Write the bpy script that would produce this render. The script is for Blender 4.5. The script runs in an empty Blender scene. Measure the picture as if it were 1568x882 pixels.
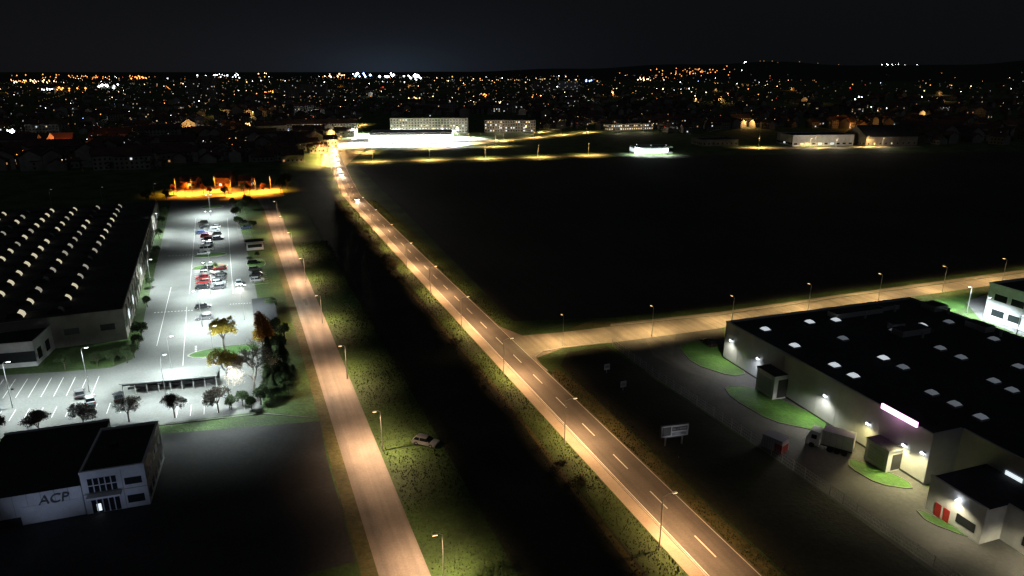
import bpy, math, random
from mathutils import Vector, Matrix
random.seed(7)
R=random.random; U=random.uniform
# ---------------------------------------------------------------- survey: site plan taken from the drone position
H=65.0; FPX=1060.0; CX,CY=784.0,441.0
PITCH=math.atan(336/FPX); cp,sp=math.cos(PITCH),math.sin(PITCH)
def G(u,v,z=0.0):
    a=(u-CX)/FPX; b=(CY-v)/FPX
    dx=a; dy=cp+b*sp; dz=-sp+b*cp
    t=(z-H)/dz
    return Vector((dx*t,dy*t,z))
def HT(u,vb,vt):
    y=G(u,vb).y; q=(CY-vt)/FPX
    return H-y*(sp-q*cp)/(cp+q*sp)
def PR(p):
    d=p[1]*cp+(H-p[2])*sp; up=p[1]*sp-(H-p[2])*cp
    return CX+FPX*p[0]/d, CY-FPX*up/d
TH=math.radians(21.5)
AX=Vector((-math.sin(TH),math.cos(TH),0)); BX=Vector((math.cos(TH),math.sin(TH),0))
col=bpy.context.scene.collection
# ---------------------------------------------------------------- materials
def mat(name,c1,c2=None,scale=1.0,rough=0.85,bump=0.0,coarse=None,streak=None,metal=0.0,emis=None,es=0.0,detail=8,clo=.55,chi=1.35):
    m=bpy.data.materials.new(name); m.use_nodes=True; nt=m.node_tree; N=nt.nodes; L=nt.links
    b=N['Principled BSDF']; b.inputs['Roughness'].default_value=rough; b.inputs['Metallic'].default_value=metal
    if c2 is None: c2=tuple(x*0.75 for x in c1)
    tc=N.new('ShaderNodeTexCoord')
    n1=N.new('ShaderNodeTexNoise'); n1.inputs['Scale'].default_value=scale; n1.inputs['Detail'].default_value=detail; n1.inputs['Roughness'].default_value=0.7
    L.new(tc.outputs['Object'],n1.inputs['Vector'])
    r=N.new('ShaderNodeValToRGB'); r.color_ramp.elements[0].position=0.32; r.color_ramp.elements[1].position=0.68
    r.color_ramp.elements[0].color=(*c2,1); r.color_ramp.elements[1].color=(*c1,1)
    L.new(n1.outputs['Fac'],r.inputs['Fac']); out=r.outputs['Color']
    def mul(out,fac,lo,hi):
        mr=N.new('ShaderNodeMapRange'); mr.inputs['From Min'].default_value=0.3; mr.inputs['From Max'].default_value=0.7
        mr.inputs['To Min'].default_value=lo; mr.inputs['To Max'].default_value=hi
        L.new(fac,mr.inputs['Value'])
        v=N.new('ShaderNodeVectorMath'); v.operation='SCALE'; L.new(out,v.inputs[0]); L.new(mr.outputs['Result'],v.inputs['Scale'])
        return v.outputs['Vector']
    if coarse:
        n2=N.new('ShaderNodeTexNoise'); n2.inputs['Scale'].default_value=coarse; n2.inputs['Detail'].default_value=5
        L.new(tc.outputs['Object'],n2.inputs['Vector']); out=mul(out,n2.outputs['Fac'],clo,chi)
    if streak:
        mp=N.new('ShaderNodeMapping'); mp.vector_type='TEXTURE'
        mp.inputs['Rotation'].default_value=(0,0,TH); mp.inputs['Scale'].default_value=(1,40,1)
        L.new(tc.outputs['Object'],mp.inputs['Vector'])
        n3=N.new('ShaderNodeTexNoise'); n3.inputs['Scale'].default_value=streak; n3.inputs['Detail'].default_value=4
        L.new(mp.outputs['Vector'],n3.inputs['Vector']); out=mul(out,n3.outputs['Fac'],0.72,1.2)
    L.new(out,b.inputs['Base Color'])
    if bump:
        bp=N.new('ShaderNodeBump'); bp.inputs['Strength'].default_value=bump; bp.inputs['Distance'].default_value=0.25
        L.new(n1.outputs['Fac'],bp.inputs['Height']); L.new(bp.outputs['Normal'],b.inputs['Normal'])
    if emis:
        b.inputs['Emission Color'].default_value=(*emis,1); b.inputs['Emission Strength'].default_value=es
        try: m.cycles.emission_sampling='NONE'
        except Exception: pass
    return m
M={}
M['grass']=mat('grass',(.06,.115,.022),(.022,.045,.012),1.3,bump=.8,coarse=.09,clo=.45,chi=1.5)
M['shade_grass']=mat('shade_tinted_grass',(.034,.036,.018),(.015,.018,.01),1.1,bump=.8,coarse=.08,clo=.5,chi=1.5)  # darker grass colour stands in for ground the lamps leave unlit
M['lawn']=mat('lawn',(.07,.18,.022),(.035,.1,.014),1.5,bump=.6,coarse=.2)
M['dry']=mat('dry_verge',(.12,.1,.032),(.04,.05,.016),1.2,bump=.8,coarse=.12)
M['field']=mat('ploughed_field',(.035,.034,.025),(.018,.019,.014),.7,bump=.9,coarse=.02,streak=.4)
M['asphalt']=mat('asphalt',(.115,.108,.1),(.08,.076,.07),3,bump=.1,coarse=.1,streak=.6,clo=.7,chi=1.25)
M['asphalt2']=mat('lot_asphalt',(.17,.175,.17),(.12,.125,.12),2,bump=.1,coarse=.09,clo=.75,chi=1.2)
M['asphalt3']=mat('yard_asphalt',(.09,.088,.085),(.055,.055,.053),1.5,bump=.1,coarse=.1)
M['asphalt4']=mat('darkened_forecourt_asphalt',(.045,.045,.047),(.025,.026,.028),1.5,bump=.1,coarse=.08)
M['conc']=mat('old_concrete_road',(.27,.235,.2),(.2,.172,.145),3,bump=.1,coarse=.12,streak=.6,clo=.7,chi=1.2)
M['path']=mat('cycle_path',(.32,.28,.23),(.24,.21,.17),4,bump=.1,coarse=.15,clo=.75,chi=1.2)
M['kerb']=mat('kerb_stone',(.36,.35,.33),(.25,.24,.23),3)
M['kerbd']=mat('weathered_kerb',(.16,.155,.15),(.1,.1,.095),3)
M['paint']=mat('road_paint',(.75,.75,.72),(.45,.44,.42),6)
M['white']=mat('white_render',(.62,.63,.65),(.5,.51,.53),.6,rough=.7,coarse=.15,clo=.8,chi=1.1)
M['panel']=mat('metal_panel_wall',(.46,.47,.48),(.4,.41,.42),.5,rough=.5,coarse=.1,clo=.8,chi=1.1)
M['roof']=mat('bitumen_roof',(.03,.032,.036),(.018,.019,.022),.6,rough=.9,bump=.3,coarse=.08)
M['roof2']=mat('old_roof',(.05,.05,.052),(.025,.026,.028),.7,rough=.9,bump=.3,coarse=.1)
M['tile']=mat('clay_tiles',(.1,.055,.04),(.06,.035,.025),.5,coarse=.1)
M['wall']=mat('plaster_wall',(.3,.28,.24),(.22,.2,.18),.4,coarse=.05)
M['brick']=mat('brick_wall',(.3,.13,.08),(.2,.09,.06),1.5)
M['steel']=mat('galvanised_steel',(.5,.5,.5),(.4,.4,.4),3,rough=.45,metal=.3)
M['dark']=mat('dark_metal',(.04,.04,.045),(.03,.03,.03),3,rough=.5)
M['glass']=mat('dark_glass',(.02,.025,.03),(.015,.018,.02),1,rough=.12)
M['tyre']=mat('tyre',(.02,.02,.02),(.015,.015,.015),5)
M['bark']=mat('bark',(.11,.085,.06),(.06,.045,.035),6,bump=.4)
M['barkl']=mat('pale_bark',(.4,.37,.33),(.25,.22,.2),6,bump=.4)
def leaf(n,a,b): 
    return mat(n,a,b,.9,rough=.8)
M['ly']=leaf('yellow_leaves',(.7,.55,.08),(.5,.34,.04))
M['lo']=leaf('orange_leaves',(.6,.25,.04),(.3,.12,.03))
M['lp']=leaf('pale_leaves',(.6,.5,.42),(.4,.32,.27))
M['lg']=leaf('green_leaves',(.06,.1,.03),(.025,.045,.015))
M['ld']=leaf('dark_leaves',(.07,.055,.035),(.03,.025,.02))
M['lb']=leaf('dry_brush',(.11,.07,.035),(.05,.03,.02))
def em(n,c,s): return mat(n,c,c,1,emis=c,es=s)
M['e_warm']=em('lamp_warm',(1,.68,.38),6)
M['e_white']=em('lamp_white',(.9,.95,1),14)
M['e_orange']=em('lamp_orange',(1,.36,.07),4)
M['e_yellow']=em('lamp_yellow',(1,.62,.22),5)
M['e_blue']=em('lamp_blue',(.3,.45,1),10)
M['e_red']=em('lamp_red',(1,.06,.03),3)
M['e_green']=em('lamp_green',(.5,1,.25),5)
M['e_dimw']=em('lamp_dim_white',(.9,.88,.82),.5)
M['e_dimo']=em('lamp_dim_amber',(1,.5,.22),.5)
M['e_dimb']=em('lamp_faint',(.85,.83,.9),.2)
M['e_win']=em('window_glow_warm',(1,.75,.42),.8)
M['e_win2']=em('window_glow_cool',(.85,.95,1),1.0)
M['e_shop']=em('shopfront_glow',(.95,1,.93),3.5)
M['e_sky']=em('skylight_glow',(.85,.93,1),.6)
M['e_dim2']=em('skylight_dim',(.7,.8,.9),.1)
M['e_vault']=em('vault_painted_light',(1,.9,.62),.6)
M['e_vault2']=em('vault_painted_light_dim',(1,.93,.75),.28)
M['e_pink']=em('neon_pink',(1,.55,.85),3)
M['e_head']=em('headlight',(1,.95,.85),60)
# ---------------------------------------------------------------- mesh builder
class MB:
    def __init__(s): s.v=[];s.f=[];s.m=[];s.mats=[];s.O=Vector((0,0,0));s.X=Vector((1,0,0));s.Y=Vector((0,1,0))
    def mi(s,k):
        if k not in s.mats: s.mats.append(k)
        return s.mats.index(k)
    def frame(s,O,X):
        s.O=Vector((O[0],O[1],O[2] if len(O)>2 else 0)); s.X=Vector((X[0],X[1],0)).normalized(); s.Y=Vector((-s.X.y,s.X.x,0))
    def W(s,x,y,z): return s.O+s.X*x+s.Y*y+Vector((0,0,z))
    def add(s,vs,fs,k):
        b=len(s.v); s.v+= [tuple(p) for p in vs]; i=s.mi(k)
        for f in fs: s.f.append(tuple(b+j for j in f)); s.m.append(i)
    def box(s,x0,x1,y0,y1,z0,z1,k,kt=None):
        vs=[s.W(x,y,z) for z in (z0,z1) for x,y in ((x0,y0),(x1,y0),(x1,y1),(x0,y1))]
        s.add(vs,[(0,3,2,1),(0,1,5,4),(1,2,6,5),(2,3,7,6),(3,0,4,7)],k)
        s.add(vs[4:],[(0,1,2,3)],kt or k)
    def quad(s,ps,k): s.add(ps,[tuple(range(len(ps)))],k)
    def prism(s,prof,y0,y1,k,cap=None):
        n=len(prof); a=[s.W(x,y0,z) for x,z in prof]; b=[s.W(x,y1,z) for x,z in prof]
        s.add(a+b,[(i,(i+1)%n,n+(i+1)%n,n+i) for i in range(n)],k)
        s.add(a,[tuple(range(n))],cap or k); s.add(b,[tuple(range(n-1,-1,-1))],cap or k)
    def cyl(s,p0,p1,r0,r1,n,k,cap=True):
        p0=Vector(p0);p1=Vector(p1); d=(p1-p0)
        if d.length<1e-6:return
        d.normalize(); u=d.orthogonal().normalized(); w=d.cross(u)
        vs=[]
        for p,r in((p0,r0),(p1,r1)):
            for i in range(n):
                a=2*math.pi*i/n; vs.append(p+u*(r*math.cos(a))+w*(r*math.sin(a)))
        fs=[(i,(i+1)%n,n+(i+1)%n,n+i) for i in range(n)]
        if cap: fs+=[tuple(range(n-1,-1,-1)),tuple(range(n,2*n))]
        s.add(vs,fs,k)
    def octa(s,p,r,k):
        p=Vector(p); vs=[p+Vector(d)*r for d in((1,0,0),(-1,0,0),(0,1,0),(0,-1,0),(0,0,1),(0,0,-1))]
        s.add(vs,[(0,2,4),(2,1,4),(1,3,4),(3,0,4),(2,0,5),(1,2,5),(3,1,5),(0,3,5)],k)
    def mesh(s,name):
        me=bpy.data.meshes.new(name); me.from_pydata(s.v,[],s.f)
        for k in s.mats: me.materials.append(M[k])
        me.polygons.foreach_set('material_index',s.m); me.update(); return me
    def obj(s,name,parent=None):
        o=bpy.data.objects.new(name,s.mesh(name)); col.objects.link(o)
        if parent:o.parent=parent
        return o
def place(me,name,p,rot=0,sc=1.0):
    o=bpy.data.objects.new(name,me); o.location=p; o.rotation_euler=(0,0,rot); o.scale=(sc,sc,sc); col.objects.link(o); return o
def sheet(name,pts,z,k):
    mb=MB(); mb.quad([Vector((p[0],p[1],z)) for p in pts],k); o=mb.obj(name)
    if o.data.polygons[0].normal.z<0: o.data.flip_normals()
    return o
def lerp(a,b,t): return a+(b-a)*t
def ribbon(mb,Lp,Rp,f0,f1,z,k):
    n=len(Lp); vs=[]
    for a,b in zip(Lp,Rp):
        for f in(f0,f1):
            p=lerp(a,b,f); vs.append(Vector((p.x,p.y,z)))
    mb.add(vs,[(2*i,2*i+1,2*i+3,2*i+2) for i in range(n-1)],k)
def kerb(name,pts,w=.3,h=.13,k='kerb'):
    mb=MB()
    for a,b in zip(pts[:-1],pts[1:]):
        d=(b-a); l=d.length
        mb.frame(a,d); mb.box(0,l,-w/2,w/2,0,h,k)
    return mb.obj(name)
def plen(pts): return sum((b-a).length for a,b in zip(pts[:-1],pts[1:]))
def at(pts,s):
    for a,b in zip(pts[:-1],pts[1:]):
        l=(b-a).length
        if s<=l: return a+(b-a)*(s/l),(b-a).normalized()
        s-=l
    return pts[-1],(pts[-1]-pts[-2]).normalized()
# ---------------------------------------------------------------- lights
LD={}
def ldata(key,kind,colr,power,angle=150,blend=.6,lin=True,rad=.15):
    if key in LD: return LD[key]
    l=bpy.data.lights.new(key,kind); l.energy=power; l.color=colr; l.shadow_soft_size=rad
    if kind=='SPOT': l.spot_size=math.radians(angle); l.spot_blend=blend
    if lin:
        l.use_nodes=True; nt=l.node_tree; e=[n for n in nt.nodes if n.type=='EMISSION'][0]
        lf=nt.nodes.new('ShaderNodeLightFalloff'); lf.inputs['Strength'].default_value=1.0
        nt.links.new(lf.outputs['Linear'],e.inputs['Strength'])
    LD[key]=l; return l
def light(ld,loc,parent=None,rot=(0,0,0),sc=(1,1,1),name='lamp_light'):
    o=bpy.data.objects.new(name,ld); col.objects.link(o); o.rotation_euler=rot; o.scale=sc
    o.location=loc
    if parent:
        o.parent=parent; 
    return o
def lamp_mesh(h,arm,k,double=False):
    mb=MB(); mb.cyl((0,0,0),(0,0,.35),.14,.14,8,'steel'); mb.cyl((0,0,.35),(0,0,h-.3),.1,.06,8,'steel')
    for s in ((1,-1) if double else (1,)):
        mb.cyl((0,0,h-.35),(s*arm*.5,0,h-.03),.05,.045,6,'steel'); mb.cyl((s*arm*.5,0,h-.03),(s*arm,0,h),.045,.04,6,'steel')
        mb.frame((s*(arm+.3),0,0),(1,0)); mb.prism([(-.35,h-.06),(.35,h-.06),(.32,h+.03),(.1,h+.08),(-.32,h+.05)],-.14,.14,'steel')
        mb.box(-.33,.33,-.13,.13,h-.13,h-.063,k)
    return mb.mesh('street_lamp')
LM={}
def street_lamp(p,h,side,key,k,ld,sx=1.0,sy=1.0,arm=.7,double=False,name='street_lamp',tilt=0):
    kk=(round(h),arm,k,double)
    if kk not in LM: LM[kk]=lamp_mesh(round(h),arm,k,double)
    rot=math.atan2(side.y,side.x); o=place(LM[kk],name,p,rot)
    if ld:
        for s in ((1,-1) if double else (1,)):
            light(ld,(s*(arm+.3),0,round(h)-.19),o,rot=(0,-math.radians(tilt),0),sc=(sx,sy,1))
    return o
W_service=ldata('service_light','SPOT',(1,.63,.37),1650,148,.7)
W_main=ldata('main_light','SPOT',(1,.55,.25),2300,138,1)
W_side=ldata('side_light','SPOT',(1,.68,.29),1250,138,.8)
W_lot=ldata('lot_light','SPOT',(.88,1,.97),1450,150,.7)
W_orange=ldata('orange_light','SPOT',(1,.34,.03),6500,150,.8)
W_town=ldata('town_light','SPOT',(1,.62,.2),4500,150,.7)
W_white=ldata('white_flood','SPOT',(.97,1,.9),18000,160,.6)
# ---------------------------------------------------------------- GROUND
g=sheet('ground',[(-14000,-2000),(14000,-2000),(14000,14000),(-14000,14000)],0,'grass')
def ext(pts,d=120):
    return [pts[0]-(pts[1]-pts[0]).normalized()*d]+pts
Lm=ext([G(1055,882),G(790,591),G(616,400),G(525,300),G(514,275),G(507,252),G(504,232),G(504,218)])
Rm=ext([G(1168,882),G(861,591),G(658,400),G(553,300),G(539,275),G(528,252),G(521,232),G(518,218)])
mb=MB(); ribbon(mb,Lm,Rm,.24,1.0,.03,'asphalt')
ribbon(mb,Lm,Rm,.262,.276,.045,'paint'); ribbon(mb,Lm,Rm,.965,.979,.045,'paint')
road=mb.obj('main_road')
mb=MB(); ribbon(mb,Lm,Rm,0,.215,.05,'path'); mb.obj('cycle_path')
mb=MB(); Cl=[lerp(a,b,.62) for a,b in zip(Lm,Rm)]
s=4; T=plen(Cl)
while s<T-8:
    a,d=at(Cl,s); mb.frame(a,d); mb.box(0,5,-.09,.09,.035,.046,'paint'); s+=12
mb.obj('centre_line_markings')
sheet('roadside_verge',[Rm[0]+BX*0,Rm[0]+BX*2.6,Rm[1]+BX*2.6,G(889,590),G(850,562),G(842,575),Rm[2]],.012,'dry')
sheet('roadside_verge',[G(758,497),G(767,499),G(668,408),G(576,318),G(556,300),Rm[3]],.012,'dry')
kerb('road_kerb',[lerp(a,b,.228) for a,b in zip(Lm,Rm)],.22,.12)
Ls=ext([G(580,882),G(463,500),G(404,320),G(392,303)]); Rs=ext([G(660,882),G(503,500),G(426,320),G(411,303)])
mb=MB(); ribbon(mb,Ls,Rs,0,1,.03,'conc'); mb.obj('service_road')
sheet('roadside_verge',[Ls[0],Ls[0]-BX*2.2,Ls[1]-BX*2.2,Ls[2]-BX*2.0,Ls[3]-BX*1.5,Ls[3],Ls[2],Ls[1]],.014,'dry')
M['patch']=mat('repair_patch',(.2,.18,.155),(.15,.135,.12),3)
mb=MB()
rp_=random.Random(11)
for i in range(16):
    s_=rp_.uniform(60,420); a,d=at(Ls,s_); f=rp_.uniform(.05,.6); b=at(Rs,s_)[0]; q=lerp(a,b,f); mb.frame(q,d); mb.box(0,rp_.uniform(1.5,9),-rp_.uniform(.5,1.6),0,.03,.036,'patch')
mb.obj('road_repair_patches')
# grass with missing lamp light painted in as darker colour, between the roads
sheet('shade_grass',[Lm[0]-BX*5,Lm[1]-BX*5,Lm[2]-BX*4.5,Lm[3]-BX*4,Lm[4]-BX*4,G(480,262),G(455,275),Rs[3]+BX*12,Rs[2]+BX*11,Rs[1]+BX*11,Rs[0]+BX*11],.006,'shade_grass')
# side road
Us=[G(758,497),G(800,514),G(860,509),G(935,500),G(1100,483),G(1300,454),G(1568,418),G(2000,360)]
Ds=[G(842,575),G(822,548),G(862,533),G(935,525),G(1100,503),G(1300,468),G(1568,430),G(2000,371)]
mb=MB(); ribbon(mb,Us[:],Ds[:],0,1,.022,'conc'); mb.obj('side_road')
kerb('side_road_kerb',[G(838,568),G(821,553),G(819,546),G(830,539),G(862,532),G(930,525)],.35)
kerb('side_road_kerb',[G(935,499),G(1100,482),G(1300,453),G(1568,417),G(2000,359)],.3)
sheet('gravel_patch',[G(868,505),G(905,491),G(940,493),G(1000,489),G(960,497),G(930,500)],.012,'dry')
mb=MB(); ribbon(mb,[G(935,496),G(1100,478),G(1300,449.5),G(1568,413)],[G(935,498.5),G(1100,481),G(1300,452.4),G(1568,416)],0,1,.03,'path'); mb.obj('side_footpath')
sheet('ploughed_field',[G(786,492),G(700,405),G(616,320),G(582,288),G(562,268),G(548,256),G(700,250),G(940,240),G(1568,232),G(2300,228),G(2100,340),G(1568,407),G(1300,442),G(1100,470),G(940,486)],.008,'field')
sheet('dirt_track',[Lm[0]-BX*7,Lm[0]-BX*5.6,Lm[1]-BX*5.6,G(768,600),G(606,420),G(602,420),G(762,600),Lm[1]-BX*6.6],.01,'dry')
# ---------------------------------------------------------------- lamps
for u,vt,vb in((680,820,894),(586,636,690),(532,527,580),(494,453,495),(468,400,432),(449,364,388),(436,338,360),(426,313,335)):
    p=G(u,vb); street_lamp(p,8,-BX,'s','e_warm',W_service,.7,1.2,tilt=4)
p=G(680,894)-AX*31; street_lamp(p,8,-BX,'s','e_warm',W_service,.7,1.2,tilt=4)
p0=G(1020,838); T=plen(Lm)
best=min(range(int(T)),key=lambda q:(at(Lm,q)[0]-p0).length)
k=best-31*2
while k<T-5:
    if k>0:
        p,d=at(Lm,k); side=Vector((d.y,-d.x,0)); street_lamp(p-side*.8,9,side,'m','e_warm',W_main,.6,1.7,arm=1.6,tilt=9)
    k+=31
for u,vt,vb in((862,485,529),(998,470,514),(1120,455,497),(1237,442,476),(1345,430,459),(1443,418,446),(1534,408,433),(1625,398,421)):
    street_lamp(G(u,vb+1),8,AX,'d','e_yellow',W_side,.62,1.9,tilt=8)
# ---------------------------------------------------------------- VEGETATION
def tree_mesh(name,h,r,lk,bk,nl,ls,seed,depth=4,trunk=.3,flat=.8,kids=4):
    rd=random.Random(seed); mb=MB(); tips=[]
    def br(p,d,l,rad,dep):
        mid=p+d*l*.5+Vector((rd.uniform(-1,1),rd.uniform(-1,1),0))*l*.05; e=p+d*l
        mb.cyl(p,mid,rad,rad*.85,5,bk,False); mb.cyl(mid,e,rad*.85,rad*.6,5,bk,False)
        if dep==0: tips.append(e); return
        if dep<=2: tips.append(mid)
        for i in range(kids):
            a=2*math.pi*(i+rd.random()*.8)/kids; t=rd.uniform(.35,.95)
            o=d.orthogonal().normalized(); o=Matrix.Rotation(a,3,d)@o
            nd=(d*math.cos(t)+o*math.sin(t)); nd.z=nd.z*flat+.12; nd.normalize()
            br(e-d*l*rd.uniform(0,.3),nd,l*rd.uniform(.58,.8),rad*.58,dep-1)
    br(Vector((0,0,0)),Vector((0,0,1)),h*trunk,h*.022+.04,depth)
    mx=max(t.z for t in tips); mr=max(math.hypot(t.x,t.y) for t in tips)
    sz=h/mx; sr=r/mr
    mb.v=[(x*(1+(sr-1)*min(1,z/(h*trunk))),y*(1+(sr-1)*min(1,z/(h*trunk))),z*sz) for x,y,z in mb.v]
    tips=[Vector((t.x*sr,t.y*sr,t.z*sz)) for t in tips]
    for i in range(nl):
        t=rd.choice(tips); c=t+Vector((rd.gauss(0,.35),rd.gauss(0,.35),rd.gauss(0,.3)))*r*.22
        a=Vector((rd.gauss(0,1),rd.gauss(0,1),rd.gauss(0,1))).normalized(); b=a.orthogonal().normalized()*ls*rd.uniform(.5,1.2); a=a*ls*rd.uniform(.5,1.2)
        mb.add([c-a*.5,c+b*.4,c+a*.5,c-b*.4],[(0,1,2,3)],lk)
    return mb.mesh(name)
T_yel=tree_mesh('autumn_tree',8,3.6,'ly','bark',6500,.36,1)
T_pale=tree_mesh('autumn_tree',8.5,3.8,'ly','barkl',4500,.3,2)
T_or=tree_mesh('autumn_tree',9,3.4,'lo','bark',5200,.35,3)
T_bare=tree_mesh('bare_tree',12,5.4,'lp','barkl',3400,.24,4,depth=5,kids=3,trunk=.25)
T_rnd=[tree_mesh('pruned_tree',5.4,2.7,'ld','bark',3600,.24,10+i,depth=4,trunk=.38) for i in range(3)]
T_grn=[tree_mesh('leafy_tree',7,3,'lg','bark',3000,.38,20+i) for i in range(3)]
def conifer(h,r,seed):
    rd=random.Random(seed); mb=MB(); mb.cyl((0,0,0),(0,0,h*.95),.16,.03,6,'bark')
    for i in range(2600):
        t=rd.random()**.8; z=h*(.08+.92*t); rr=r*(1-t)*rd.uniform(.35,1)*(1+.25*math.sin(z*5)); a=rd.uniform(0,6.283)
        c=Vector((rr*math.cos(a),rr*math.sin(a),z)); o=Vector((math.cos(a),math.sin(a),-.35))*.45; w=Vector((-math.sin(a),math.cos(a),0))*.12
        mb.add([c-w,c+w,c+o],[(0,1,2)],'lg')
    return mb.mesh('conifer_tree')
C1=[conifer(7,2.1,5),conifer(8.5,2.3,6)]
for m,u,v,n in((T_yel,344,536,'autumn_tree'),(T_pale,349,590,'autumn_tree'),(T_or,410,545,'autumn_tree'),(T_bare,392,608,'bare_tree')):
    place(m,n,G(u,v),R()*6)
place(T_yel,'autumn_tree',G(404,538),2,.75); place(T_or,'autumn_tree',G(404,520),4,.8)
for i,(u,v) in enumerate(((-8,676),(62,668),(130,657),(198,646),(268,640),(335,632))):
    place(T_rnd[i%3],'pruned_tree',G(u,v),i*1.3,U(.92,1.06))
for u,v,s in((428,596,1),(443,606,.9),(415,575,1.1),(420,612,.8),(437,577,1),(452,590,.7),(412,600,.9)): place(C1[int(u)%2],'conifer_tree',G(u,v),R()*6,s)
for u,v,s in((372,622,.5),(386,628,.45),(355,628,.45),(400,620,.6),(425,545,.8),(432,560,.7),(436,520,.6),(420,515,.7),(415,480,.7),(362,335,.8),(366,350,.8),(372,325,.9),(380,318,.9),(358,318,.7),(389,352,.6),(395,395,.35),(383,402,.35),(330,411,.3),(312,409,.3),
    (212,535,.6),(206,548,.5),(218,520,.7),(226,470,.5),(232,440,.5),(237,410,.5),(240,390,.5),(244,365,.6),(249,345,.6),(253,330,.6),(195,556,.6),(175,560,.6),(150,562,.5),(100,566,.6),(225,312,1),(255,306,.8),(345,301,.8),(374,298,1.0),(430,294,1.2),(440,290,1.3)):
    place(T_grn[int(u*7+v)%3],'leafy_tree',G(u,v),R()*6,s)
for u,v,s in((284,298,.7),(312,297,.6),(322,300,.55),(350,297,.7),(383,297,.6),(404,296,.6),(266,298,.6)): place(T_or,'autumn_tree',G(u,v),R()*6,s)
mb=MB()
def tuft(p,h,k):
    for j in range(3):
        a=R()*6.28; w=Vector((math.cos(a),math.sin(a),0))*U(.05,.12); l=Vector((U(-.3,.3),U(-.3,.3),1))*h
        mb.add([p-w,p+w,p+l],[(0,1,2)],k)
for i in range(9000):
    t=R()**1.6; p=Rs[1]+AX*(-20+t*220)+BX*U(.3,12); tuft(p,U(.12,.35),'grass')
for i in range(6000):
    t=R()**1.5; q=at(Rm,90+t*330)[0]+BX*U(.2,1)**2*5
    u,v=PR(q)
    if 497<v<570 and u>700: continue
    tuft(q,U(.15,.4),'dry' if R()<.5 else 'grass')
for i in range(6000):
    t=R()**1.5; q=at(Lm,90+t*330)[0]-BX*U(.2,1)**2*7; tuft(q,U(.15,.45),'dry' if R()<.5 else 'grass')
mb.obj('verge_grass')
mb=MB()
cl=[U(0,1) for _ in range(14)]
for i in range(75):
    t=random.choice(cl)+random.gauss(0,.012); q=at(Lm,100+max(0,t)*290)[0]-BX*U(3,8); r=U(.4,1.2)
    for j in range(110):
        c=q+Vector((random.gauss(0,.5)*r,random.gauss(0,.5)*r,abs(random.gauss(0,.7))*r)); a=Vector((random.gauss(0,1),random.gauss(0,1),random.gauss(0,1))).normalized(); b=a.orthogonal().normalized()*.09
        mb.add([c-b,c+b,c+a*.32],[(0,1,2)],'lb' if R()<.6 else 'lg')
mb.obj('roadside_bushes')
# ---------------------------------------------------------------- CARS
def carmat(n,c): M[n]=mat(n,c,tuple(x*.9 for x in c),.5,rough=.3)
carmat('p_white',(.7,.7,.7)); carmat('p_silver',(.4,.42,.44)); carmat('p_black',(.02,.02,.025)); carmat('p_red',(.4,.03,.03)); carmat('p_blue',(.05,.08,.2)); carmat('p_grey',(.12,.12,.13))
def car_mesh(pk,van=False,lights=False):
    mb=MB(); hw=.88
    if not van:
        mb.prism([(-2.1,.28),(2.1,.28),(2.18,.5),(2.1,.72),(1.2,.88),(-1.9,.95),(-2.15,.85),(-2.18,.5)],-hw,hw,pk)
        lo=[(-1.95,.94),(1.15,.89)]; hi=[(-1.45,1.42),(.35,1.42)]; 
    else:
        mb.prism([(-2.4,.3),(2.35,.3),(2.42,.6),(2.3,.95),(1.7,1.1),(-2.4,1.1)],-hw,hw,pk)
        lo=[(-2.38,1.09),(1.75,1.09)]; hi=[(-2.3,1.9),(1.0,1.9)]
    b=[(lo[0][0],-.82,lo[0][1]),(lo[1][0],-.82,lo[1][1]),(lo[1][0],.82,lo[1][1]),(lo[0][0],.82,lo[0][1])]
    t=[(hi[0][0],-.66,hi[0][1]),(hi[1][0],-.66,hi[1][1]),(hi[1][0],.66,hi[1][1]),(hi[0][0],.66,hi[0][1])]
    mb.add([Vector(x) for x in b+t],[(0,1,5,4),(1,2,6,5),(2,3,7,6),(3,0,4,7)],'glass'); 
    z=hi[0][1]; mb.box(hi[0][0]-.04,hi[1][0]+.04,-.68,.68,z-.02,z+.05,pk)
    for x in (lo[0][0]*.45+.1,): 
        for sgn in(-1,1): mb.add([Vector((x-.05,sgn*.83,lo[0][1])),Vector((x+.05,sgn*.83,lo[0][1])),Vector((x+.05,sgn*.68,z)),Vector((x-.05,sgn*.68,z))],[(0,1,2,3)],pk)
    L=2.42 if van else 2.18
    for x in(-1.35,1.35):
        for y in(-.8,.8): mb.cyl((x,y-.12,.33),(x,y+.12,.33),.33,.33,12,'tyre'); mb.cyl((x,y-.13,.33),(x,y+.13,.33),.18,.18,8,'steel')
    for y in(-.65,.65):
        mb.box(L-.12,L+.01,y-.2,y+.2,.55,.72,'e_head' if lights else 'paint'); mb.box(-L-.02,-L+.1,y-.16,y+.16,.6,.78,'e_red' if lights else 'p_red')
    for y in(-.98,.98): mb.box(.75,.95,y-.1,y+.1,.92,1.05,pk)
    return mb.mesh('parked_car')
CM={k:car_mesh(k) for k in('p_white','p_silver','p_black','p_red','p_blue','p_grey')}
VAN=car_mesh('p_white',True); ONC=car_mesh('p_silver',False,True)
rb=math.atan2(BX.y,BX.x); ra=math.atan2(AX.y,AX.x)
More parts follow.
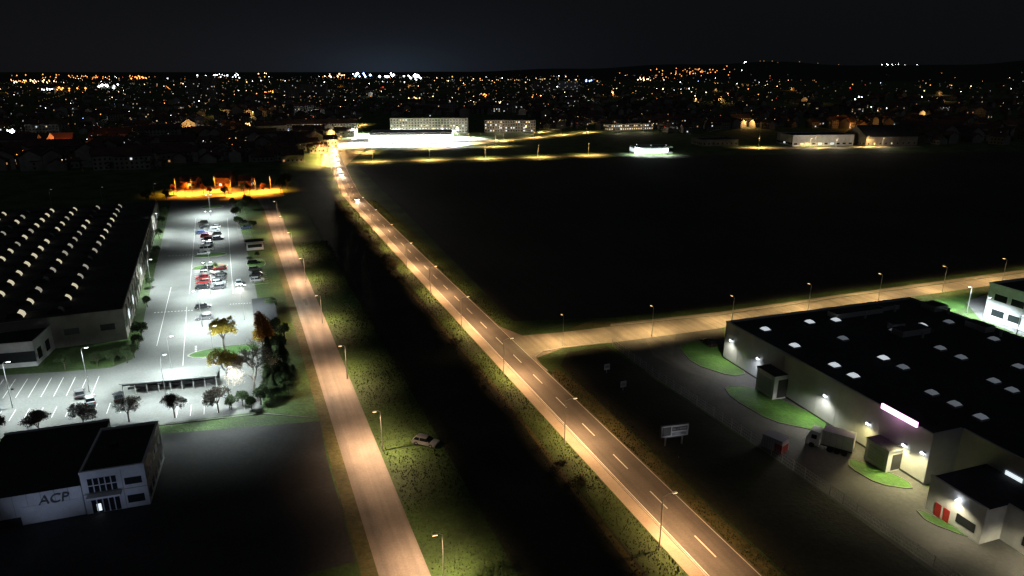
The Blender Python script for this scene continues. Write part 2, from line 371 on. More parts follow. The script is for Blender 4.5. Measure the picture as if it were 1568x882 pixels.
cars=[(311,342,'p_black'),(313,348,'p_black'),(330,349,'p_white'),(328,354,'p_silver'),(331,360,'p_grey'),(316,363,'p_red'),(317,368,'p_black'),(334,367,'p_silver'),(318,376,'p_white'),(312,390,'p_silver'),(310,358,'p_blue'),
 (318,413,'p_black'),(337,413,'p_red'),(316,420,'p_white'),(337,421,'p_black'),(311,427,'p_red'),(336,428,'p_grey'),(312,434,'p_red'),(335,435,'p_silver'),(311,442,'p_black'),(334,442,'p_grey'),
 (311,472,'p_black'),(313,489,'p_grey'),(374,342,'p_black'),(377,350,'p_blue'),(389,404,'p_black'),(391,414,'p_grey'),(392,423,'p_black'),(394,431,'p_silver')]
for u,v,k in cars: place(CM[k],'parked_car',G(u,v)+Vector((0,0,.04)),rb+(math.pi if R()<.5 else 0)+U(-.03,.03))
place(VAN,'parked_van',G(317,384)+Vector((0,0,.04)),rb)
for u,v,k in((123,606,'p_grey'),(139,616,'p_silver'),(182,611,'p_black')): place(CM[k],'parked_car',G(u,v)+Vector((0,0,.04)),ra+.2)
place(CM['p_silver'],'parked_car',G(652,680),rb-.75,1.08)
def oncoming(p,d,n='moving_car',pw=9000):
    o=place(ONC,n,p+Vector((0,0,.04)),math.atan2(d.y,d.x))
    l=ldata('headlight_beam%d'%pw,'SPOT',(1,.9,.72),pw,50,.9,lin=False)
    light(l,(2.3,0,.7),o,rot=(0,math.radians(-81),0),name='headlight_beam')
for u,v,f,pw in((541,306,.5,9000),(516,268,.45,26000),(515,260,.45,26000),(513,250,.5,26000),(512,242,.5,26000),(512,235,.5,26000),(511,229,.5,26000)):
    q=min(range(int(plen(Lm))),key=lambda s:(at(Lm,s)[0]-G(u,v)).length); oncoming(lerp(at(Lm,q)[0],at(Rm,q)[0],f),-at(Lm,q)[1],pw=pw)
oncoming(G(366,436),-AX)
# ---------------------------------------------------------------- LEFT PARKING LOT
lot=[(262,308),(357,308),(363,330),(374,370),(384,405),(393,450),(400,500),(402,560),(402,630),(335,638),(240,650),(0,672),(-200,690),(-200,582),(0,575),(100,569),(170,563),(203,550),(215,520),(222,480),(236,420),(250,360)]
sheet('parking_lot',[G(u,v) for u,v in lot],.03,'asphalt2')
def isl(u,v,rx,ry,n='grass_island'):
    c=G(u,v); mb=MB(); mb.frame(c,AX)
    N=18
    o=[mb.W(rx*math.cos(2*math.pi*i/N),ry*math.sin(2*math.pi*i/N),.0) for i in range(N)]
    mb.add([p+Vector((0,0,.14)) for p in o],[tuple(range(N))],'lawn')
    for i in range(N):
        a,b=o[i],o[(i+1)%N]; a2=c+(a-c)*1.06; b2=c+(b-c)*1.06
        mb.add([a+Vector((0,0,.18)),b+Vector((0,0,.18)),b2+Vector((0,0,.18)),a2+Vector((0,0,.18)),a2,b2,a,b],[(0,1,2,3),(3,2,5,4),(1,0,6,7)],'kerb')
    mb.obj(n)
isl(322,391,3,5.5); isl(322,409,3,5.5); isl(392,404,6,3); isl(345,538,3,8); isl(325,317,4,5)
sheet('lawn',[G(402,440),G(420,438),G(440,500),G(470,600),G(480,640),G(402,632)],.02,'grass')
mb=MB()
def line(a,b,w=.12,z=.045,mb=mb):
    d=b-a; mb.frame(a,d); mb.box(0,d.length,-w/2,w/2,z-.01,z,'paint')
def bays(a,b,dirv,L=5.0,step=2.5):
    d=(b-a); n=int(d.length/step); d.normalize()
    for i in range(n+1): line(a+d*i*step,a+d*i*step+dirv*L)
bays(G(323,444),G(323,412),BX*-1); bays(G(323,444),G(323,412),BX); bays(G(323,388),G(323,338),BX*-1); bays(G(323,388),G(323,338),BX)
bays(G(368,372),G(358,325),BX); bays(G(386,436),G(380,402),BX)
bays(G(-120,655),G(185,632),AX*1); bays(G(-120,600),G(150,590),AX*-1); bays(G(-120,600),G(150,590),AX*1); bays(G(270,640),G(390,625),AX)
def dashes(a,b,n=12,w=.5):
    for i in range(n):
        p=lerp(a,b,i/n); q=lerp(a,b,(i+.5)/n); line(p,q,w)
dashes(G(236,479),G(298,475)); dashes(G(352,466),G(386,464),8); dashes(G(258,392),G(300,390),8); dashes(G(300,530),G(300,545),6)
line(G(300,334),G(290,450)); line(G(357,450),G(348,334)); line(G(240,530),G(262,440)); line(G(280,560),G(286,470))
mb.obj('parking_bay_markings')
for u,v,h in((322,411,10),(323,360,10),(323,331,10),(323,450,10),(310,500,10),(330,562,10),(265,580,10),(137,600,10),(20,625,10),(375,490,10),(240,360,9),(232,440,9),(255,612,10),(352,625,9)):
    street_lamp(G(u,v),h,BX,'l','e_white',W_lot,1.1,1.1,arm=.7,double=(u in(322,323,310)))
a=G(190,606); b=G(332,592); mb=MB(); mb.frame(a,b-a); L=(b-a).length
for i in range(9): mb.box(L*i/8-.08,L*i/8+.08,0,.16,0,2.6,'steel')
mb.box(0,L,4.6,4.8,0,2.7,'dark'); mb.box(-.4,L+.4,-.5,5.2,2.7,2.95,'white','asphalt2'); mb.box(.3,L-.3,2,2.4,.4,.9,'dark'); mb.box(0,L,-.1,-.02,2.2,2.69,'dark')
mb.obj('parking_shelter')
def hut(n,u,v,w,d,h,wk='white',rk='roof'):
    mb=MB(); mb.frame(G(u,v),BX); mb.box(0,w,0,d,0,h,wk); mb.box(-.4,w+.4,-.4,d+.4,h,h+.3,'white',rk)
    mb.box(.5,w-.5,-.04,0.01,1,2.2,'glass'); mb.box(w-.01,w+.04,.6,1.6,0,2.1,'dark'); return mb.obj(n)
hut('gatehouse',378,384,6,4,3); hut('utility_hut',394,512,5,20,3,'wall')
# ---------------------------------------------------------------- generic building
def block(name,A,B,h,depth,wk='wall',rk='roof',floors=3,cols=10,ww=1.2,wh=1.4,lit=.2,z0=1.0,pitched=False,lk=('e_win','e_win2'),side=True):
    A=Vector((A.x,A.y,0));B=Vector((B.x,B.y,0)); mb=MB(); mb.frame(A,B-A); L=(B-A).length
    if pitched:
        mb.box(0,L,0,depth,0,h,wk); r=depth*.3
        mb.add([mb.W(-.5,-.6,h-.1),mb.W(L+.5,-.6,h-.1),mb.W(L+.5,depth/2,h+r),mb.W(-.5,depth/2,h+r),mb.W(L+.5,depth+.6,h-.1),mb.W(-.5,depth+.6,h-.1)],[(0,1,2,3),(3,2,4,5)],rk)
        mb.add([mb.W(0,0,h),mb.W(0,depth,h),mb.W(0,depth/2,h+r-.1),mb.W(L,0,h),mb.W(L,depth,h),mb.W(L,depth/2,h+r-.1)],[(0,2,1),(3,4,5)],wk)
    else:
        mb.box(0,L,0,depth,0,h-.4,wk,rk)
        for x0,x1,y0,y1 in((-.05,L+.05,-.05,.25),(-.05,L+.05,depth-.25,depth+.05),(-.05,.25,.25,depth-.25),(L-.25,L+.05,.25,depth-.25)): mb.box(x0,x1,y0,y1,h-.45,h,wk)
    fh=(h-z0)/max(1,floors)
    for f in range(floors):
        z=z0+f*fh+.3
        for c in range(cols):
            x=L*(c+.5)/cols; k=random.choice(lk) if R()<lit else 'glass'
            mb.box(x-ww/2,x+ww/2,-.05,.02,z,z+wh,k)
        if f: mb.box(-.04,L+.04,-.12,0.0,z-.55,z-.4,'kerb')
        if side:
            nc=max(2,int(depth/4))
            for c in range(nc):
                y=depth*(c+.5)/nc
                for xx in((L-.02,L+.05),(-.05,.02)): mb.box(xx[0],xx[1],y-ww/2,y+ww/2,z,z+wh,random.choice(lk) if R()<lit else 'glass')
    return mb,L
# ---------------------------------------------------------------- two-storey office (left foreground)
A=G(134,788);B=G(231,772); hh=HT(134,788,724)
mb=MB(); mb.frame(A,B-A); L=(B-A).length; D=(G(241,648,hh)-G(231,712,hh)).length
mb.box(0,L,0,D,0,hh-.35,'white','roof')
for x0,x1,y0,y1 in((-.06,L+.06,-.06,.3),(-.06,L+.06,D-.3,D+.06),(-.06,.3,.3,D-.3),(L-.3,L+.06,.3,D-.3)): mb.box(x0,x1,y0,y1,hh-.4,hh,'white')
mb.box(.8,L*.55,-.06,.02,.1,hh*.42,'glass'); mb.box(.8,L*.55,-.06,.02,hh*.5,hh*.82,'glass')
for i in range(6):
    x=.8+(L*.55-.8)*i/5; mb.box(x-.07,x+.07,-.12,-.061,.1,hh*.42,'white'); mb.box(x-.07,x+.07,-.12,-.061,hh*.5,hh*.82,'white')
mb.box(.8,L*.55,-.11,-.062,hh*.65,hh*.67,'white')
mb.box(.6,L*.6,-1.4,-.13,hh*.43,hh*.475,'white'); mb.box(1.5,2.1,-.1,-.062,.4,hh*.22,'e_win2')
mb.box(L*.66,L*.93,-.05,.02,hh*.12,hh*.3,'glass'); mb.box(L*.66,L*.93,-.05,.02,hh*.56,hh*.72,'glass')
mb.box(L*.62,L*.63,-.04,.02,.1,hh-.5,'kerb'); mb.box(0,L,-.05,0,hh*.46,hh*.475,'kerb')
for i in range(5):
    y=D*(i+.6)/5.5; mb.box(L-.02,L+.05,y-.8,y+.8,hh*.56,hh*.76,'glass'); mb.box(L-.02,L+.05,y-.8,y+.8,hh*.12,hh*.32,'glass')
mb.box(L*.3,L*.42,D*.5,D*.58,hh-.35,hh+.3,'dark'); 
off=mb.obj('office_building')
A2=G(-60,822); B2=G(133,788); h2=HT(60,802,757)
mb=MB(); mb.frame(A2,B2-A2); L2=(B2-A2).length
mb.box(0,L2-.05,.1,22,0,h2-.3,'white','roof'); mb.box(0,L2-.05,.02,.098,h2*.3,h2,'white'); mb.box(0,L2-.05,22,22.3,0,h2,'white')
for i in range(9): x=L2*i/9; mb.box(x,x+.06,-.005,.018,h2*.3,h2,'kerb')
mb.box(0,L2*.48,.0,.09,0,h2*.28,'dark')
mb.box(L2*.5,L2-.1,-.05,.015,.2,h2*.6,'white')
mb.obj('showroom_wing')
cu=bpy.data.curves.new('wing_lettering','FONT'); cu.body='ACP'; cu.size=2.1; cu.extrude=.05; cu.materials.append(M['dark'])
t=bpy.data.objects.new('wing_lettering',cu); col.objects.link(t); dx=(B2-A2).normalized(); t.location=A2+dx*(L2*.64)+Vector((dx.y,-dx.x,0))*.12+Vector((0,0,h2*.6)); t.rotation_euler=(math.pi/2,0,math.atan2(dx.y,dx.x))
cu.shear=.2
fl=ldata('facade_fill','SPOT',(.55,.67,1),1500,52,1,lin=False,rad=.6)  # fill added to brighten office and wing fronts; no floodlight known there
def flood(ld,p,target,name='floodlight',h=.5):
    mb=MB(); mb.cyl((0,0,0),(0,0,h),.05,.05,6,'steel'); mb.frame((0,0,0),(1,0)); mb.box(-.25,.25,-.12,.12,h,h+.3,'dark')
    o=mb.obj(name); o.location=p; d=(target-p-Vector((0,0,h+.45))).normalized()
    l=light(ld,(0,0,h+.45),o); l.rotation_euler=d.to_track_quat('-Z','Y').to_euler(); return o
nrm=Vector(((B-A).normalized().y,-(B-A).normalized().x,0))
flood(fl,lerp(A,B,.5)+nrm*17,lerp(A,B,.5)+Vector((0,0,hh*.75)))
flood(fl,lerp(A2,B2,.62)+nrm*15,lerp(A2,B2,.72)+Vector((0,0,h2*1.0)))
sheet('forecourt',[G(-400,1100),G(545,860),G(500,700),G(490,645),G(-200,700)],.02,'asphalt4')  # low colour puts the darkness of this unlit corner into the sheet
kerb('forecourt_kerb',[G(0,672),G(240,652),G(402,634),G(480,640)],.3,k='kerbd')
# ---------------------------------------------------------------- big old factory (left)
zr=7.5
c1=G(240,308,zr); c2=G(188,476,zr)
ax=(c1-c2).normalized(); Lf=(c1-c2).length; bx=Vector((ax.y,-ax.x,0))
mb=MB(); mb.frame((c2.x,c2.y,0),-bx)
mb.Y=Vector((ax.x,ax.y,0))
FW=170
fbox=mb.box
fbox(0,FW,0,Lf,0,zr,'wall','roof2')
fbox(-.1,.2,0,Lf,zr,zr+.5,'wall'); fbox(-.1,FW,-.1,.25,zr,zr+.5,'wall')
for i in range(26):
    y=Lf*(i+.5)/26; fbox(-.06,.02,y-1.8,y+1.8,2.5,4.6,'glass' if R()<.8 else 'e_win2'); fbox(-.3,0,y+Lf/52-.2,y+Lf/52+.2,0,zr-.1,'wall')
for i in range(22):
    x=FW*(i+.5)/22; fbox(x-1.6,x+1.6,-.06,.02,3,4.6,'glass')
NRW=int((Lf-6)/10.5)
for r in range(NRW+1):
    y=4+r*10.5
    for c in range(18):
        x=15+c*8.4
        if x>FW-4: continue
        n=8; w=3.6; hgt=1.45; dpt=3.0
        arc=[(x-w/2*math.cos(math.pi*i/n),zr+hgt*math.sin(math.pi*i/n)) for i in range(n+1)]
        a=[mb.W(px,y,pz) for px,pz in arc]; b=[mb.W(px,y+dpt,pz) for px,pz in arc]
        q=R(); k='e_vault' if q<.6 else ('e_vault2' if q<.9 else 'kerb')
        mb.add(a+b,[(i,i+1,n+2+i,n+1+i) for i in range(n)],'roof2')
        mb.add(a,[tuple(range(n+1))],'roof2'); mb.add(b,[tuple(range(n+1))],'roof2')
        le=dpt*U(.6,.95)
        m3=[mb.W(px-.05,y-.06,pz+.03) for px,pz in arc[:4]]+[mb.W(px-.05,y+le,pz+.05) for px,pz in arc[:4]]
        mb.add(m3,[(i,i+1,5+i,4+i) for i in range(3)],k)  # glowing flank strip paints in lot lamp light falling on the vault
    fbox(12,FW-2,y+dpt+.1,y+dpt+.7,zr,zr+.5,'roof2')
mb.obj('factory_hall')
m2,L=block('x',G(-120,552),G(112,522),5.2,10,'wall','roof2',1,16,2.6,1.6,.0,1.2); m2.obj('hall_front_wing')
m2=MB(); m2.frame(G(122,519),G(186,511)-G(122,519)); L=(G(186,511)-G(122,519)).length
m2.box(0,L,0,6,0,5,'wall','roof2')
for i in range(5): m2.box(L*i/5+.3,L*(i+1)/5-.3,-.06,.02,1.2,2.8,'e_shop' if i in(1,2,4) else 'e_win')
m2.obj('lit_workshop')
m2,L=block('x',G(-60,570),G(58,560),6,14,'white','roof',1,7,2.2,2.6,.0,.8); m2.obj('small_workshop')
flood(ldata('ws_flood','SPOT',(.9,.85,.8),700,60,.9,lin=False,rad=.5),G(20,600),G(15,565)+Vector((0,0,4)))
for u,vb in((80,318),(158,314),(238,308)): street_lamp(G(u,vb),9,BX,'x','e_dimw',None)
# ---------------------------------------------------------------- ORANGE LIT STREET END
sheet('cross_street',[G(252,306),G(268,288),G(330,284),G(428,282),G(436,300),G(412,304),G(390,304),G(340,307)],.018,'path')
for u,v in((295,297),(330,292),(392,295),(270,296),(415,292),(355,298)): street_lamp(G(u,v),8,-AX,'o','e_orange',W_orange,.8,.8)
for (u1,v1,u2,v2,h) in((276,288,300,288,4),(330,288,352,288,6),(366,289,385,288.5,4.5)):
    m2,L=block('x',G(u1,v1),G(u2,v2),h,9,'brick','tile',1,4,1.3,1.3,.2,1,True); m2.obj('brick_house')
# ---------------------------------------------------------------- RIGHT FACTORY
tf=math.atan((784-410)/(FPX/cp)); fa=Vector((-math.sin(tf),math.cos(tf),0)); fb=Vector((fa.y,-fa.x,0))
A=G(1107,548); hr=HT(1107,548,491)
def ST(p): d=p-A; return -d.dot(fa),d.dot(fb)
s1=ST(G(1430,665,hr))[0]; t1=ST(G(1400,457,hr))[1]; t2=ST(G(1475,656,hr))[1]
mb=MB(); mb.frame(A,-fa); mb.Y=fb.copy()
SL=s1+110
mb.box(0,s1,0,t1,0,hr-.5,'panel','roof'); mb.box(s1,SL,t2,t1,0,hr-.5,'panel','roof')
for x0,x1,y0,y1 in((-.08,s1,-.08,.3),(-.08,.3,.3,t1),(-.08,SL,t1-.3,t1+.08),(s1-.3,s1+.08,.3,t2),(s1+.08,SL,t2-.08,t2+.3)): mb.box(x0,x1,y0,y1,hr-.55,hr,'panel')
n=int(s1/5)
for i in range(1,n): mb.box(s1*i/n-.04,s1*i/n+.04,-.04,0.0,0.4,hr-.56,'panel')
mb.box(0,s1,-.06,0,0,.4,'dark')
for i in range(1,20): mb.box(-.05,0,t1*i/20-.05,t1*i/20+.05,.4,hr-.56,'kerb')
for i in range(8):
    x=s1+8+i*9; mb.box(x,x+2.6,t2-.14,t2-.07,hr*.58,hr*.68,'e_win2' if i in(0,1,3) else 'glass')
BR=[(1172,503),(1240,492),(1280,489),(1217,528),(1278,558),(1353,547),(1412,497),(1307,574)]
for u,v in BR+[(1440,532),(1291,517),(1472,546),(1522,518),(1383,561),(1453,492),(1427,600),(1462,617),(1522,582),(1502,637),(1550,596),(1370,505),(1560,560)]:
    s,t=ST(G(u,v,hr))
    mb.box(s-.95,s+.95,t-.95,t+.95,hr-.5,hr-.15,'steel'); 
    k='e_sky' if (u,v) in BR else 'e_dim2'
    z=hr-.15; c=.4
    vs=[mb.W(s+a,t+b,z) for a,b in((-.85,-.85),(.85,-.85),(.85,.85),(-.85,.85))]+[mb.W(s+a,t+b,z+c) for a,b in((-.5,-.5),(.5,-.5),(.5,.5),(-.5,.5))]
    mb.add(vs,[(0,1,5,4),(1,2,6,5),(2,3,7,6),(3,0,4,7),(4,5,6,7)],k)
for u,v,w,d,h in((1310,478,3,14,1.2),(1395,507,3,8,1.5),(1372,500,2,3,1.6),(1430,470,4,4,1.5),(1360,470,2,5,1),(1500,500,5,3,1.4)):
    s,t=ST(G(u,v,hr)); mb.box(s-w/2,s+w/2,t-d/2,t+d/2,hr-.5,hr+h*.6,'steel','roof2')
    p=mb.W(s+w,t,hr-.5); mb.cyl(p,p+Vector((0,0,1.6)),.3,.3,8,'steel')
mb.obj('warehouse')
def fmb(): m=MB(); m.frame(A,-fa); m.Y=fb.copy(); return m
def dock(u1,v1,u2,v2,vt,n='loading_dock'):
    s0,t0=ST(G(u1,v1)); s9,t9=ST(G(u2,v2)); h=HT(u1,v1,vt); m=fmb()
    t0=(t0+t9)/2
    m.box(s0,s9,t0,-.1,0,h-.3,'white','roof2'); m.box(s0-.15,s9+.15,t0-.15,-.1,h-.3,h,'white','roof2')
    m.box(s9-.01,s9+.06,t0+1,t0+4.5,.3,h-1,'dark'); m.box(s0+.6,s9-.6,t0-.05,t0+.01,.8,h-1.1,'panel')
    for i in range(5): z=.9+i*.6; m.box(s0+.7,s9-.7,t0-.07,t0-.051,z,z+.04,'kerb')
    return m.obj(n)
dock(1147,597,1192,611,562); dock(1312,705,1366,722,672)
m=fmb(); s0=ST(G(1340,625,hr))[0]; s9=ST(G(1395,655,hr))[0]
m.box(s0,s9,-.5,-.2,hr-.2,hr+.7,'e_pink'); m.box(s0,s9,-.19,-.09,hr-.4,hr+.5,'dark'); m.obj('neon_roof_sign')
lp=ldata('neon_glow','POINT',(1,.45,.8),120,lin=False,rad=.8)
pc=m.W((s0+s9)/2,-1.6,hr+.2); light(lp,pc,name='neon_roof_sign_light')
WL=[(1118,548,5.5,(1,.95,.8),1.2),(1200,586,5,(.95,.97,1),3.0),(1262,628,5.5,(1,.97,.85),1.7),(1328,664,5,(1,.85,.35),1.3),(1383,700,5,(1,.88,.42),2.4),(1160,570,5,(.9,.95,1),.8),(1412,710,5.5,(1,.9,.5),1.4)]
for i,(u,v,z,c,pw) in enumerate(WL):
    s=min((q*.25 for q in range(0,800)),key=lambda q:abs(PR(A-fa*q+fb*(-.5)+Vector((0,0,z)))[0]-u))
    m=fmb(); m.box(s-.25,s+.25,-.5,-.02,z,z+.18,'dark'); m.box(s-.2,s+.2,-.45,-.1,z-.05,z-.001,'e_white'); m.box(s-.3,s+.3,-.53,-.501,z-.15,z+.17,'e_white'); o=m.obj('wall_lamp')
    ld=ldata('wall_lamp_%d'%i,'SPOT',c,290*pw,158,.8,lin=True,rad=.2)
    l=light(ld,m.W(s,-1.2,z-.15),o); d=(-fb*.12+Vector((0,0,-1))).normalized(); l.rotation_euler=d.to_track_quat('-Z','Y').to_euler()
# annex
m=fmb(); za=6.0; s0,t0=ST(G(1427,727,za)); s0=max(s0,s1-2)
m.box(s0,s0+9,t0,t2-.1,0,za-.3,'white','roof'); m.box(s0-.1,s0+9.1,t0-.1,t0+.25,za-.35,za,'white')
m.box(s0+9,s0+60,t0+4,t2-.1,0,za-.3,'white','roof'); m.box(s0+9.1,s0+60,t0+3.9,t0+4.25,za-.35,za,'white')
m.box(s0+1.5,s0+2.6,t0-.06,t0+.01,0,2.2,'p_red'); m.box(s0+3,s0+4,t0-.05,t0+.01,0,2.2,'p_red'); m.box(s0+5,s0+8,t0-.05,t0+.01,1.2,2.6,'glass')
for i in range(6): m.box(s0+12+i*7,s0+15+i*7,t0+3.93,t0+4.01,1.2,2.6,'glass')
m.obj('annex_building')
ld=ldata('annex_lamp','SPOT',(1,.88,.55),380,155,.8,lin=True,rad=.2)
for q,yy in((15,3.0),(34,3.0),(5,-1.0)): 
    o=m.W(s0+q,t0+yy,4.6)
    m3=fmb(); m3.box(s0+q-.2,s0+q+.2,t0+yy+.3,t0+yy+.88,4.7,4.85,'e_white'); oo=m3.obj('wall_lamp'); light(ld,o,oo)
# yard
sheet('factory_yard',[G(935,524),G(1105,502),G(1110,520),G(1130,560),A-fa*40,A-fa*(s1),A-fa*(s1+90)-fb*0,A-fa*(s1+90)-fb*55,G(1445,890),G(1180,697),G(1000,576)],.016,'asphalt3')
def lawn(pts,n='lawn'):
    P=[G(u,v) for u,v in pts]; mb=MB(); mb.quad([p+Vector((0,0,.1)) for p in P],'lawn'); o=mb.obj(n)
    if o.data.polygons[0].normal.z<0:o.data.flip_normals()
    kerb('lawn_kerb',P+[P[0]],.18,.14,'kerbd')
def smooth(pts):
    out=[]
    n=len(pts)
    for i in range(n):
        a=Vector(pts[i]);b=Vector(pts[(i+1)%n]); out+= [tuple(a*.8+b*.2),tuple(a*.2+b*.8)]
    return out
lawn(smooth([(1038,530),(1060,523),(1103,524),(1106,546),(1146,572),(1120,577),(1062,558)]))
lawn(smooth([(1108,592),(1145,592),(1196,612),(1262,642),(1304,664),(1288,668),(1240,658),(1180,645),(1120,610)]))
lawn(smooth([(1300,702),(1345,716),(1392,738),(1398,750),(1345,742),(1300,716)]))
lawn(smooth([(1400,778),(1450,800),(1500,818),(1490,826),(1420,800)]))
sheet('yard_kerb_path',[G(985,512),G(1035,508),G(1030,545),G(1075,575),G(1050,570),G(1000,545)],.019,'asphalt')
place(CM['p_black'],'parked_car',G(1085,528)+Vector((0,0,.11)),ra)
# grass coloured dark as if unlit, between main road and fence
sheet('shade_grass',[Rm[0]+BX*3.2,Rm[1]+BX*3.2,G(897,596),G(858,560),G(868,540),G(928,529),G(1000,579),G(1180,699),G(1440,880),G(1560,966),Rm[0]+BX*60],.009,'shade_grass')
# fence
F=[G(938,530),G(1000,576),G(1090,636),G(1180,697),G(1310,786),G(1440,878),G(1560,965)]
m=MB(); T=plen(F); q=0
while q<T:
    p,d=at(F,q); m.cyl(p,p+Vector((0,0,1.9)),.05,.05,5,'steel'); m.cyl(p+Vector((0,0,1.9)),p+Vector((-.2,0,2.15)),.03,.03,4,'steel')
    q+=2.6
for a,b in zip(F[:-1],F[1:]):
    for z in(.1,.7,1.3,1.85): m.cyl(a+Vector((0,0,z)),b+Vector((0,0,z)),.018,.018,4,'steel')
    l=(b-a).length; k=int(l/.6)
    for i in range(k):
        p=lerp(a,b,i/k);r=lerp(a,b,(i+1.5)/k); m.cyl(p+Vector((0,0,.1)),r+Vector((0,0,1.85)),.008,.008,3,'steel',False); m.cyl(p+Vector((0,0,1.85)),r+Vector((0,0,.1)),.008,.008,3,'steel',False)
m.obj('chain_link_fence')
# billboard
M['ad']=mat('advert_print',(.5,.52,.55),(.03,.03,.04),.55)
p=G(1016,683);q=G(1046,679); m=MB(); m.frame(p,q-p); L=(q-p).length
for x in(.3,L-.3): m.box(x-.12,x+.12,-.1,.14,0,2.2,'steel')
m.box(-.9,L+.9,-.12,.16,1.6,4.2,'dark'); m.box(-.7,L+.7,-.16,-.125,1.8,4.0,'white'); m.box(-.5,L*.3,-.19,-.165,2.1,3.8,'dark'); m.box(L*.36,L+.5,-.19,-.165,2.9,3.7,'dark'); m.box(L*.4,L+.3,-.21,-.195,3.1,3.5,'ad'); m.box(L*.36,L+.4,-.19,-.165,2.0,2.6,'ad')
m.obj('billboard')
flood(ldata('bb','SPOT',(.95,.97,1),200,70,.8,lin=False,rad=.3),p+Vector((1.8,-4,0)),lerp(p,q,.5)+Vector((0,0,3.4)))
for u,v in((929,571),(954,598)):
    m=MB(); m.frame(G(u,v),BX); m.box(-.05,.05,0,.1,0,1.2,'steel'); m.box(-.7,.7,-.05,-.01,.8,2.2,'white'); m.box(-.5,.5,-.07,-.052,1.2,1.8,'kerb'); m.obj('site_sign')
# truck
a=G(1232,682); b=G(1303,702); m=MB(); m.frame(a,b-a); L=(b-a).length
m.box(2.6,L,0,2.5,1.1,3.9,'white'); m.box(2.6,L,-.04,-.01,1.1,1.25,'dark'); m.box(2.6,L,.3,2.2,.8,1.09,'dark')
m.prism([(0,.5),(2.3,.5),(2.3,3.2),(.7,3.3),(.15,2.0),(0,1.7)],.05,2.45,'p_white'); m.box(.9,1.8,.0,.049,1.8,2.6,'glass')
m.add([m.W(.66,.2,3.2),m.W(.12,.2,2.05),m.W(.12,2.3,2.05),m.W(.66,2.3,3.2)],[(0,1,2,3)],'glass')
for x in(1.1,4.2,L-3.6,L-2.4,L-1.2):
    for y in(0,2.2): m.cyl(m.W(x,y,.5),m.W(x,y+.35,.5),.5,.5,12,'tyre')
for i in range(int(L-3)): m.box(3+i,3.05+i,-.03,0,1.3,3.85,'kerb')
m.obj('semi_trailer_truck')
a=G(1166,684); b=G(1196,697); m=MB(); m.frame(a,b-a); L=(b-a).length
m.box(0,L,0,2.4,.15,2.6,'white'); m.box(L*.62,L+.02,-.03,.0,.15,1.8,'p_red'); m.box(L,L+.03,.2,2.2,.2,1.6,'p_red')
for i in range(8): m.box(L*i/8,L*i/8+.08,-.06,-.031,.15,2.6,'kerb')
for x in(.2,L-.4): m.box(x,x+.2,.1,2.3,0,.15,'dark')
m.obj('storage_container')
# lit yard and white building at right edge
sheet('lit_yard',[G(1478,462),G(1520,448),G(1900,470),G(1900,560),G(1568,515),G(1500,488)],.02,'asphalt2')
m2=MB(); m2.quad([G(1425,460,.06),G(1470,452,.06),G(1512,446,.06),G(1478,463,.06),G(1478,470,.06),G(1460,478,.06)][::-1],'lawn'); m2.obj('lawn')
zb=HT(1510,488,437)
aa=G(1505,486)
m=MB(); m.frame(aa,-fa); m.Y=fb.copy()
m.box(0,60,0,40,0,zb,'white','roof'); m.box(-.2,60,-.2,.3,zb,zb+.6,'white'); m.box(-.2,.3,.3,40,zb,zb+.6,'white')
for f in range(2):
    for i in range(12): m.box(2+i*4.6,5.4+i*4.6,-.06,.01,1.4+f*zb*.45,3.2+f*zb*.45,'e_win2' if R()<.25 else 'glass')
m.obj('office_block')
for u,v in((1480,480),(1502,500),(1552,530)): street_lamp(G(u,v),8,-BX if u==1480 else BX,'w','e_white',ldata('yard_white','SPOT',(.85,.95,1),1900,150,.6),1,1)
# ---------------------------------------------------------------- MID DISTANCE: supermarket and surroundings
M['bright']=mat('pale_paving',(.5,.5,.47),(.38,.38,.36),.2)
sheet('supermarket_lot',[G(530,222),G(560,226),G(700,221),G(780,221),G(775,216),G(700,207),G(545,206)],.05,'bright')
sheet('roundabout_paving',[G(500,256),G(527,256),G(545,240),G(560,228),G(560,222),G(540,214),G(525,214),G(500,222)],.02,'path')
def bl(n,u1,v1,u2,v2,vt,dep,**k):
    m,L=block(n,G(u1,v1),G(u2,v2),HT(u1,v1,vt),dep,**k); return m.obj(n)
bl('supermarket',566,218,692,217,203,30,wk='white',rk='bright',floors=1,cols=22,ww=4.2,wh=5.5,lit=1,lk=('e_shop',),z0=.6)
for u in(536,550,575,600,625,650,675,695): street_lamp(G(u,222),10,AX,'q','e_white',W_white,.8,.8)
for u,v in((605,206),(640,206),(680,206),(545,210),(555,206),(715,212)): street_lamp(G(u,v),10,AX,'q','e_white',W_white,.8,.8)
mb=MB()
for i in range(60):
    p=G(U(540,690),U(219.5,222.5)); mb.frame(p,BX); k=random.choice(('p_white','p_silver','p_black','p_grey','p_red')); mb.prism([(-2.1,.3),(2.1,.3),(2.1,.75),(1.2,.9),(.5,1.45),(-1.4,1.45),(-2,.95)],-.85,.85,k)
mb.obj('supermarket_parked_cars')
bl('apartment_building',598,204,716,204,181,14,wk='white',floors=5,cols=26,lit=.14)
bl('apartment_building',742,203,820,203,184,14,wk='wall',floors=4,cols=20,lit=.2)
bl('apartment_building',440,207,548,205,190,14,wk='wall',rk='tile',floors=4,cols=24,lit=.12,pitched=True)
bl('apartment_building',290,158,308,158,122,20,wk='wall',floors=10,cols=6,lit=.1)
bl('apartment_building',312,158,333,158,116,20,wk='wall',floors=12,cols=6,lit=.1)
bl('apartment_building',430,150,500,150,129,20,wk='wall',floors=7,cols=16,lit=.07)
bl('apartment_building',815,140,850,140,124,25,wk='wall',floors=8,cols=10,lit=.15)
bl('apartment_building',855,138,885,138,124,25,wk='white',floors=8,cols=10,lit=.15)
